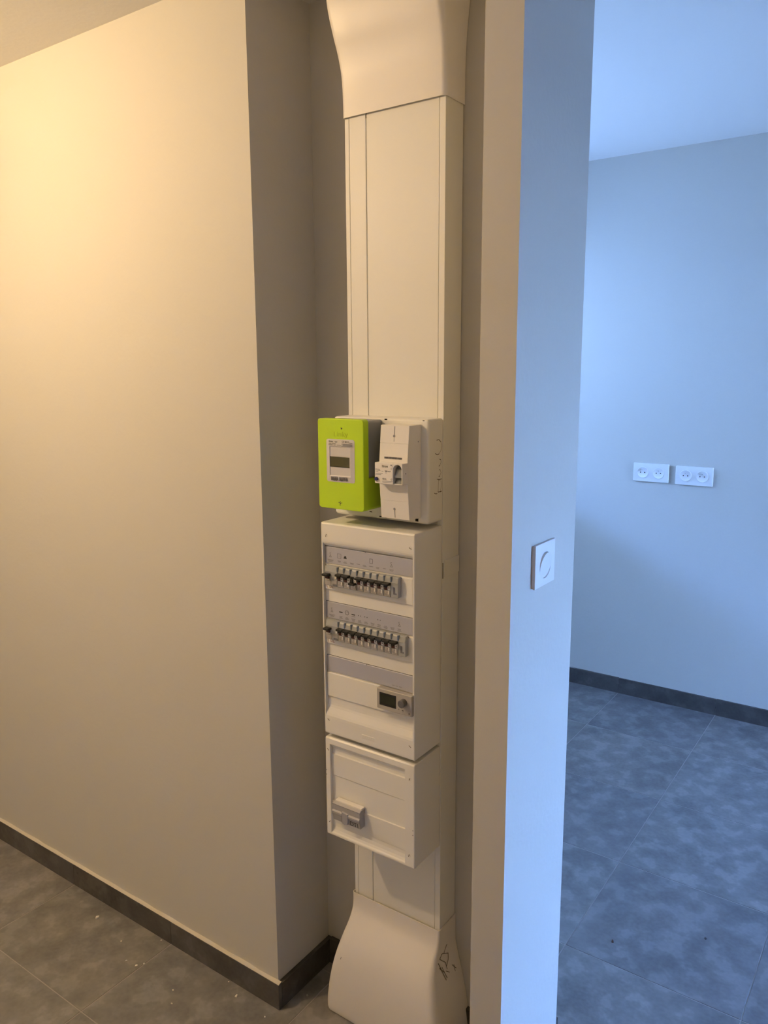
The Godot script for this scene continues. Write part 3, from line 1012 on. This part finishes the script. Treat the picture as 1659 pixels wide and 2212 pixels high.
func build_meter():
	var t := thing("electricity_meter", "lime green electricity meter with small grey display beside the main breaker", "electricity meter")
	var st := mb()
	prism(st, rr(-0.1125, 1.4120, 0.0066, 1.5340, 0.006, 4), 0.1282, 0.1810, AX_Z)
	obj("rear_body", st, M.grey_body, t)
	st = mb()
	prism(st, rr(-0.1150, 1.3420, 0.0080, 1.5370, 0.007, 5), 0.1800, 0.1980, AX_Z, 0.0014, 0.0, 3)
	prism(st, rr(-0.1145, 1.3425, 0.0075, 1.4126, 0.006, 4), 0.1300, 0.1805, AX_Z)
	obj("green_cover", st, M.lime, t)
	# window: pale surround, sloped to a sunk face
	st = mb()
	var o2 := rr(-0.0910, 1.4015, -0.0150, 1.4940, 0.005, 4)
	var i1 := rr(-0.0895, 1.4030, -0.0165, 1.4925, 0.004, 4)
	var i2 := rr(-0.0815, 1.4140, -0.0250, 1.4790, 0.0015, 4)
	var i3 := rr(-0.0800, 1.4160, -0.0265, 1.4768, 0.0012, 4)
	prism(st, o2, 0.1970, 0.1986, AX_Z)
	var surround := obj("window_frame", st, M.meter_white, t)
	st = mb()
	var cnt := i1.size()
	for k in cnt:
		var j := (k + 1) % cnt
		quad(st, Vector3(i1[k].x, i1[k].y, 0.1986), Vector3(i1[j].x, i1[j].y, 0.1986), Vector3(i2[j].x, i2[j].y, 0.2002), Vector3(i2[k].x, i2[k].y, 0.2002))
		quad(st, Vector3(i2[k].x, i2[k].y, 0.2002), Vector3(i2[j].x, i2[j].y, 0.2002), Vector3(i3[j].x, i3[j].y, 0.1988), Vector3(i3[k].x, i3[k].y, 0.1988))
	prism(st, i3, 0.1980, 0.1988, AX_Z)
	obj("face_plate", st, M.meter_white, t)
	st = mb()
	box(st, -0.0812, 1.4345, 0.1980, -0.0288, 1.4562, 0.1993)
	obj("display", st, M.lcd, t)
	st = mb()
	box(st, -0.0815, 1.4340, 0.1980, -0.0795, 1.4567, 0.1997)
	box(st, -0.0815, 1.4340, 0.1980, -0.0285, 1.4352, 0.1996)
	obj("display_rim", st, M.lcd_dark, t)
	# small print and the two bar codes
	var z := 0.2000
	text("printed_text", "Itron", 0.0036, Vector3(-0.0835, 1.4890, z), M.ink, t, 0.0003)
	text("printed_text", "Type", 0.0028, Vector3(-0.0680, 1.4886, z), M.ink_light, t, 0.0003)
	text("printed_text", "CE M15", 0.0042, Vector3(-0.0478, 1.4892, z), M.ink_grey, t, 0.0003)
	st = mb()
	var n := Vector3(0, 0, 1)
	for l in [[-0.0835, 1.4845, -0.0765], [-0.0735, 1.4842, -0.0650], [-0.0835, 1.4815, -0.0720], [-0.0695, 1.4813, -0.0650], [-0.0610, 1.4815, -0.0500], [-0.0480, 1.4843, -0.0220], [-0.0440, 1.4822, -0.0200], [-0.0480, 1.4802, -0.0210], [-0.0270, 1.4870, -0.0200]]:
		stroke(st, [Vector3(l[0], l[1], z + 0.0004), Vector3(l[2], l[1], z + 0.0004)], 0.0011, n, 0.0002)
	obj("small_print", st, M.ink_grey, t)
	st = mb()
	rng.seed = 99
	for b in [[-0.0785, -0.0600], [-0.0560, -0.0345]]:
		var x: float = b[0]
		while x < b[1]:
			var w := rng.randf_range(0.0005, 0.0014)
			box(st, x, 1.4040 + rng.randf_range(0.0, 0.002), 0.1990, x + w, 1.4120, 0.2003)
			x += w + rng.randf_range(0.0004, 0.0012)
		stroke(st, [Vector3(b[0], 1.4132, 0.2001), Vector3(b[1], 1.4132, 0.2001)], 0.0008, n, 0.0002)
	obj("bar_code", st, M.ink_grey, t)
	text("relief_lettering", "Linky", 0.0095, Vector3(-0.0715, 1.5045, 0.1980), M.lime_dark, t, 0.0006, Basis.IDENTITY, "Droid Sans", 1.25)
	# seal hole at the top and screw cross at the bottom
	st = mb()
	prism(st, disc(-0.0495, 1.5170, 0.0021, 12), 0.1970, 0.1983, AX_Z)
	for p in [[-0.0552, 1.3558, 0.0016], [-0.0590, 1.3568, 0.0012], [-0.0555, 1.3595, 0.0009], [-0.0515, 1.3568, 0.0009], [-0.0560, 1.3520, 0.0012]]:
		prism(st, disc(p[0], p[1], p[2], 10), 0.1970, 0.1983, AX_Z)
	obj("screw_hole", st, M.ink, t)
	st = mb()
	box(st, -0.0525, 1.5155, 0.1975, -0.0505, 1.5200, 0.1984)
	obj("seal_tab", st, M.lime_dark, t)

func build_main_breaker():
	var t := thing("main_breaker", "white main circuit breaker with blue test button beside the green meter", "circuit breaker")
	var st := mb()
	var prof := PackedVector2Array([Vector2(1.3300, 0.1283), Vector2(1.3300, 0.1720), Vector2(1.3308, 0.1730), Vector2(1.3690, 0.1765), Vector2(1.3694, 0.1758), Vector2(1.3698, 0.1765), Vector2(1.4080, 0.1800), Vector2(1.4500, 0.1800),
		Vector2(1.4892, 0.1765), Vector2(1.4896, 0.1758), Vector2(1.4900, 0.1765), Vector2(1.5255, 0.1730), Vector2(1.5265, 0.1718), Vector2(1.5268, 0.1283)])
	prism(st, prof, 0.0345, 0.1066, AX_X, 0.001, 0.0022, 2)
	obj("body", st, M.device_white, t)
	# operating block, with a well for the toggle at its right
	st = mb()
	prism(st, rr(0.0380, 1.4070, 0.0835, 1.4510, 0.0018, 3), 0.1780, 0.2000, AX_Z, 0.0012)
	prism(st, rr(0.1042, 1.4070, 0.1064, 1.4508, 0.0008, 2), 0.1780, 0.1990, AX_Z, 0.0006)
	var arch := PackedVector2Array([Vector2(0.0830, 1.4510), Vector2(0.1060, 1.4508)])
	for k in 9:
		var a := PI * k / 8.0
		arch.append(Vector2(0.0942 + 0.0100 * cos(a), 1.4395 + 0.0095 * sin(a)))
	arch.append(Vector2(0.0830, 1.4395))
	prism(st, PackedVector2Array([Vector2(0.0830, 1.4508), Vector2(0.0830, 1.4400), Vector2(0.0850, 1.4430), Vector2(0.0880, 1.4470), Vector2(0.0942, 1.4488), Vector2(0.1000, 1.4472), Vector2(0.1030, 1.4440), Vector2(0.1045, 1.4400), Vector2(0.1062, 1.4400), Vector2(0.1062, 1.4508)]), 0.1780, 0.1994, AX_Z, 0.0004)
	prism(st, rect(0.0830, 1.4070, 0.1045, 1.4088), 0.1780, 0.1970, AX_Z)
	obj("operating_block", st, M.device_white, t)
	st = mb()
	prism(st, PackedVector2Array([Vector2(1.4090, 0.1795), Vector2(1.4090, 0.1960), Vector2(1.4190, 0.1890), Vector2(1.4215, 0.1965), Vector2(1.4380, 0.1900), Vector2(1.4470, 0.1810), Vector2(1.4480, 0.1795)]), 0.0850, 0.1040, AX_X, 0.0006, 0.0006, 1)
	obj("toggle", st, M.handle_grey, t)
	st = mb()
	prism(st, disc(0.0432, 1.4168, 0.0040, 18), 0.1990, 0.2040, AX_Z, 0.0010)
	obj("test_button", st, M.blue_knob, t)
	var z := 0.2003
	text("printed_text", "Itron", 0.0044, Vector3(0.0562, 1.4440, z), M.ink, t, 0.0003, Basis.IDENTITY, "Droid Sans", 1.1)
	text("printed_text", "500 mA", 0.0030, Vector3(0.0635, 1.4340, z), M.ink_grey, t, 0.0003)
	text("printed_text", "60 A", 0.0036, Vector3(0.0575, 1.4178, z), M.ink_grey, t, 0.0003)
	text("printed_text", "I", 0.0040, Vector3(0.0788, 1.4395, z), M.ink_grey, t, 0.0003)
	text("printed_text", "0", 0.0040, Vector3(0.0785, 1.4178, z), M.ink_grey, t, 0.0003)
	st = mb()
	var n := Vector3(0, 0, 1)
	for l in [[0.0400, 1.4370, 0.0510], [0.0400, 1.4345, 0.0520], [0.0410, 1.4315, 0.0470], [0.0420, 1.4283, 0.0580], [0.0400, 1.4262, 0.0540], [0.0560, 1.4335, 0.0595], [0.0650, 1.4305, 0.0680], [0.0575, 1.4132, 0.0820], [0.0575, 1.4110, 0.0800], [0.0420, 1.4108, 0.0465]]:
		stroke(st, [Vector3(l[0], l[1], 0.2000), Vector3(l[2], l[1], 0.2000)], 0.0010, n, 0.0002)
	prism(st, disc(0.0795, 1.4468, 0.0017, 10), 0.1995, 0.2004, AX_Z)
	obj("small_print", st, M.ink_light, t)
	st = mb()
	rng.seed = 7
	var x := 0.0485
	while x < 0.0920:
		var w := rng.randf_range(0.0004, 0.0010)
		box(st, x, 1.4570, 0.1788, x + w, 1.4612, 0.17985)
		x += w + rng.randf_range(0.0003, 0.0008)
	obj("bar_code", st, M.ink_grey, t)
	# sealing screws with the slot line above and below each
	for s in [[1.5045, 1.5240, 1.4935], [1.3517, 1.3635, 1.3335]]:
		st = mb()
		var zz: float = 0.1748 if s[0] > 1.4 else 0.1745
		stroke(st, [Vector3(0.0706, s[1], zz - (s[1] - s[0]) * 0.09), Vector3(0.0704, s[0] + 0.003, zz)], 0.0013, n, 0.0006)
		stroke(st, [Vector3(0.0702, s[0] - 0.003, zz), Vector3(0.0706, s[2], zz + 0.0009 if s[0] > 1.4 else zz - 0.0016)], 0.0013, n, 0.0006)
		prism(st, disc(0.0702, s[0], 0.0027, 14), zz - 0.001, zz + 0.0008, AX_Z)
		obj("sealing_screw", st, M.ink_light, t)
	st = mb()
	prism(st, disc(1.4930, 0.1245, 0.0017, 10), 0.1060, 0.1068, AX_X)
	prism(st, disc(1.3621, 0.1262, 0.0015, 10), 0.1060, 0.1068, AX_X)
	prism(st, disc(1.4300, 0.1870, 0.0014, 10), 0.1058, 0.1066, AX_X)
	prism(st, disc(1.4920, 0.1400, 0.0016, 10), 0.1060, 0.1068, AX_X)
	obj("side_pin", st, M.ink_grey, t)

# ------------------------------------------------------------ switch and sockets
func build_switch():
	var t := thing("light_switch", "square white light switch on the blue side of the thin wall", "light switch")
	var y0 := 1.2155
	var y1 := 1.3025
	var z0 := 0.0450
	var z1 := 0.1390
	var st := mb()
	prism(st, rr(y0 + 0.001, z0 + 0.001, y1 - 0.001, z1 - 0.001, 0.002, 2), 0.3671, 0.3715, AX_X)
	obj("base_frame", st, M.socket, t)
	var cy := 1.2560
	var cz := 0.0905
	# plate with a round opening: four pieces round the circle, one mesh
	st = mb()
	var ring := []
	var N := 40
	var R := 0.0270
	for k in N:
		var a := TAU * k / N
		var d := Vector2(cos(a), sin(a))
		var hy := (y1 - cy) if d.x > 0 else (cy - y0)
		var hz := (z1 - cz) if d.y > 0 else (cz - z0)
		var s := minf(hy / maxf(absf(d.x), 1e-5), hz / maxf(absf(d.y), 1e-5))
		ring.append([Vector2(cy, cz) + d * R, Vector2(cy, cz) + d * s])
	var xa := 0.3712
	var xb := 0.3750
	for k in N:
		var p: Array = ring[k]
		var q: Array = ring[(k + 1) % N]
		# the corners of the square fall between rays: add them
		var corner := Vector2.INF
		if absf(p[1].x - q[1].x) > 1e-6 and absf(p[1].y - q[1].y) > 1e-6:
			corner = Vector2(y1 if p[1].x > cy else y0, z1 if p[1].y > cz else z0)
			tri(st, Vector3(xb, p[1].x, p[1].y), Vector3(xb, corner.x, corner.y), Vector3(xb, q[1].x, q[1].y))
			quad(st, Vector3(xa, p[1].x, p[1].y), Vector3(xa, corner.x, corner.y), Vector3(xb, corner.x, corner.y), Vector3(xb, p[1].x, p[1].y))
			quad(st, Vector3(xa, corner.x, corner.y), Vector3(xa, q[1].x, q[1].y), Vector3(xb, q[1].x, q[1].y), Vector3(xb, corner.x, corner.y))
		else:
			quad(st, Vector3(xa, p[1].x, p[1].y), Vector3(xa, q[1].x, q[1].y), Vector3(xb, q[1].x, q[1].y), Vector3(xb, p[1].x, p[1].y))
		quad(st, Vector3(xb, p[0].x, p[0].y), Vector3(xb, p[1].x, p[1].y), Vector3(xb, q[1].x, q[1].y), Vector3(xb, q[0].x, q[0].y))
		quad(st, Vector3(xa, q[0].x, q[0].y), Vector3(xa, p[0].x, p[0].y), Vector3(xb, p[0].x, p[0].y), Vector3(xb, q[0].x, q[0].y))
	obj("plate", st, M.socket, t)
	# rocker tilted in its round opening: top pressed in, bottom standing proud
	st = mb()
	var pts := disc(0.0, 0.0, R - 0.0007, 40)
	var tilt := -0.15
	for k in 40:
		var a2 := pts[k]
		var b2 := pts[(k + 1) % 40]
		var fa := 0.3762 - a2.x * tilt
		var fb := 0.3762 - b2.x * tilt
		quad(st, Vector3(0.3700, cy + a2.x, cz + a2.y), Vector3(0.3700, cy + b2.x, cz + b2.y), Vector3(fb, cy + b2.x, cz + b2.y), Vector3(fa, cy + a2.x, cz + a2.y))
		tri(st, Vector3(0.3762, cy, cz), Vector3(fa, cy + a2.x, cz + a2.y), Vector3(fb, cy + b2.x, cz + b2.y))
	obj("rocker", st, M.socket, t)
	st = mb()
	prism(st, disc(cy, cz, R + 0.0004, 40), 0.3705, 0.3708, AX_X)
	obj("well_shadow_gap", st, plain(0.3, 0.31, 0.33, 0.6), t)

func build_sockets():
	var first: Node3D = null
	for k in 2:
		var lab: String = ["white double wall socket on the far wall, nearer the thin wall end", "white double wall socket on the far wall, nearer the frame's right edge"][k]
		if first == null:
			first = thing("double_socket", lab, "wall socket", "double sockets on the far wall")
			var st := mb()
			prism(st, rr(-0.0835, -0.0440, 0.0835, 0.0440, 0.003, 3), 0.0001, 0.0115, AX_Z, 0.0018)
			obj("plate", st, M.socket, first)
			for s in [-1, 1]:
				st = mb()
				# raised ring and shallow dish
				var prof := [[0.0275, 0.0110], [0.0272, 0.0148], [0.0262, 0.0158], [0.0245, 0.0156], [0.0222, 0.0140], [0.0, 0.0135]]
				st.set_smooth_group(3)
				for i in prof.size() - 1:
					for j in 28:
						var a := TAU * j / 28.0
						var b := TAU * (j + 1) / 28.0
						var p0: Array = prof[i]
						var p1: Array = prof[i + 1]
						var c: float = 0.0372 * s
						quad(st, Vector3(c + p0[0] * cos(a), p0[0] * sin(a), p0[1]), Vector3(c + p0[0] * cos(b), p0[0] * sin(b), p0[1]),
							Vector3(c + p1[0] * cos(b), p1[0] * sin(b), p1[1]), Vector3(c + p1[0] * cos(a), p1[0] * sin(a), p1[1]))
				var so := obj("socket", st, M.socket, first)
				st = mb()
				for h in [-1, 1]:
					prism(st, disc(0.0372 * s + h * 0.0098, 0.0, 0.0027, 12), 0.0120, 0.0142, AX_Z)
				obj("pin_hole", st, M.dark, so)
				st = mb()
				prism(st, disc(0.0372 * s, 0.0115, 0.0022, 12), 0.0125, 0.0185, AX_Z, 0.0008)
				obj("earth_pin", st, M.silver, so)
			first.position = Vector3(-0.1147, 1.1455, -2.29)
		else:
			var c: Node3D = first.duplicate()
			c.name = "double_socket"
			put(c, self)
			tag(c, lab, "wall socket", "double sockets on the far wall")
			c.position = Vector3(0.0846, 1.1430, -2.29)

# ------------------------------------------------------------ hall lamp (outside the frame, lights the hall)
func build_lamp():
	var t := thing("pendant_bulb", "bare warm bulb hanging from the hall ceiling outside the frame", "lamp")
	var st := mb()
	prism(st, disc(BULB.z, BULB.x, 0.003, 8), BULB.y + 0.08, HALL_TOP - 0.001, AX_Y)
	obj("cord", st, M.brass, t)
	st = mb()
	prism(st, disc(BULB.z, BULB.x, 0.016, 16), BULB.y + 0.032, BULB.y + 0.085, AX_Y, 0.003)
	obj("lamp_holder", st, M.brass, t)
	var s := SphereMesh.new()
	s.radius = 0.032
	s.height = 0.064
	var o := MeshInstance3D.new()
	o.name = "bulb"
	o.mesh = s
	o.material_override = M.bulb
	o.position = BULB
	put(o, t)
	var l := OmniLight3D.new()
	l.name = "bulb_light"
	l.position = BULB
	l.light_color = Color(1.0, 0.85, 0.645)
	l.light_energy = 1.41
	l.light_size = 0.03
	l.omni_range = 12.0
	l.omni_attenuation = 2.0
	l.shadow_enabled = true
	t.add_child(l)

# ------------------------------------------------------------ bits on the floor
func crumb(called: String, label: String, x: float, z: float, a: float, b: float, h: float, turn: float, m: Material, cat := "debris", group := ""):
	var st := mb()
	var p := PackedVector2Array()
	for k in 7:
		var t := TAU * k / 7.0
		var r := 1.0 + 0.25 * sin(k * 2.3 + x * 50.0)
		p.append(Vector2(a * r * cos(t), b * r * sin(t)).rotated(turn))
	prism(st, p, 0.0, h, AX_Y, minf(h, minf(a, b)) * 0.45, 0.0, 2)
	var o := obj(called, st, m)
	o.position = Vector3(x, 0.0003, z)
	tag(o, label, cat, group)

func build_crumbs():
	crumb("plaster_chip", "largest plaster chip on the hall floor, near the middle baseboard tile", -0.9649, 0.2729, 0.007, 0.005, 0.004, 0.4, M.crumb)
	crumb("plaster_chip", "white plaster chip on the hall floor near the wall corner", -0.3939, 0.2496, 0.0048, 0.0035, 0.003, 0.2, M.crumb)
	crumb("plaster_chip", "greyish chip on the niche floor between wall corner and foot cap", -0.2404, 0.1402, 0.0035, 0.003, 0.002, 1.0, plain(0.35, 0.36, 0.30, 0.8))
	for p in [[-0.7043, 0.3315, 0.0045, "bright plaster crumb by the floor joint, biggest of the cluster below the second baseboard joint"],
			[-0.6923, 0.3148, 0.003, "small plaster crumb lying right on the hall floor joint beside the bright crumb"],
			[-0.7429, 0.3354, 0.0028, "dull plaster crumb left of the bright crumb in the cluster by the joint"],
			[-0.8192, 0.2951, 0.003, "lone dull plaster crumb between the largest chip and the crumb cluster"],
			[-0.7263, 0.2260, 0.0022, "tiny white crumb against the foot of the left baseboard before its joint"],
			[-0.5493, 0.3320, 0.003, "pale crumb on the tile right of the floor joint, upper of two"],
			[-0.5161, 0.3642, 0.0025, "pale crumb on the tile right of the floor joint, lower of two"],
			[-0.2842, 0.2561, 0.0025, "tiny white crumb on the floor just in front of the wall corner"],
			[-0.4474, 0.2260, 0.002, "tiny pale crumb by the baseboard left of the white chip"]]:
		crumb("plaster_crumb", p[3], p[0], p[1], p[2], p[2] * 0.7, 0.0018, p[0] * 9.0, M.crumb, "debris", "plaster crumbs on the hall floor")
	crumb("brown_chip", "tiny brown chip on the blue room floor, nearer the thin wall", 0.3598, -0.5167, 0.006, 0.0032, 0.003, 0.3, M.chip_brown)
	crumb("dark_chip", "tiny dark chip on the blue room floor towards the right", 0.5789, -0.6815, 0.0045, 0.003, 0.003, 0.1, M.ink)
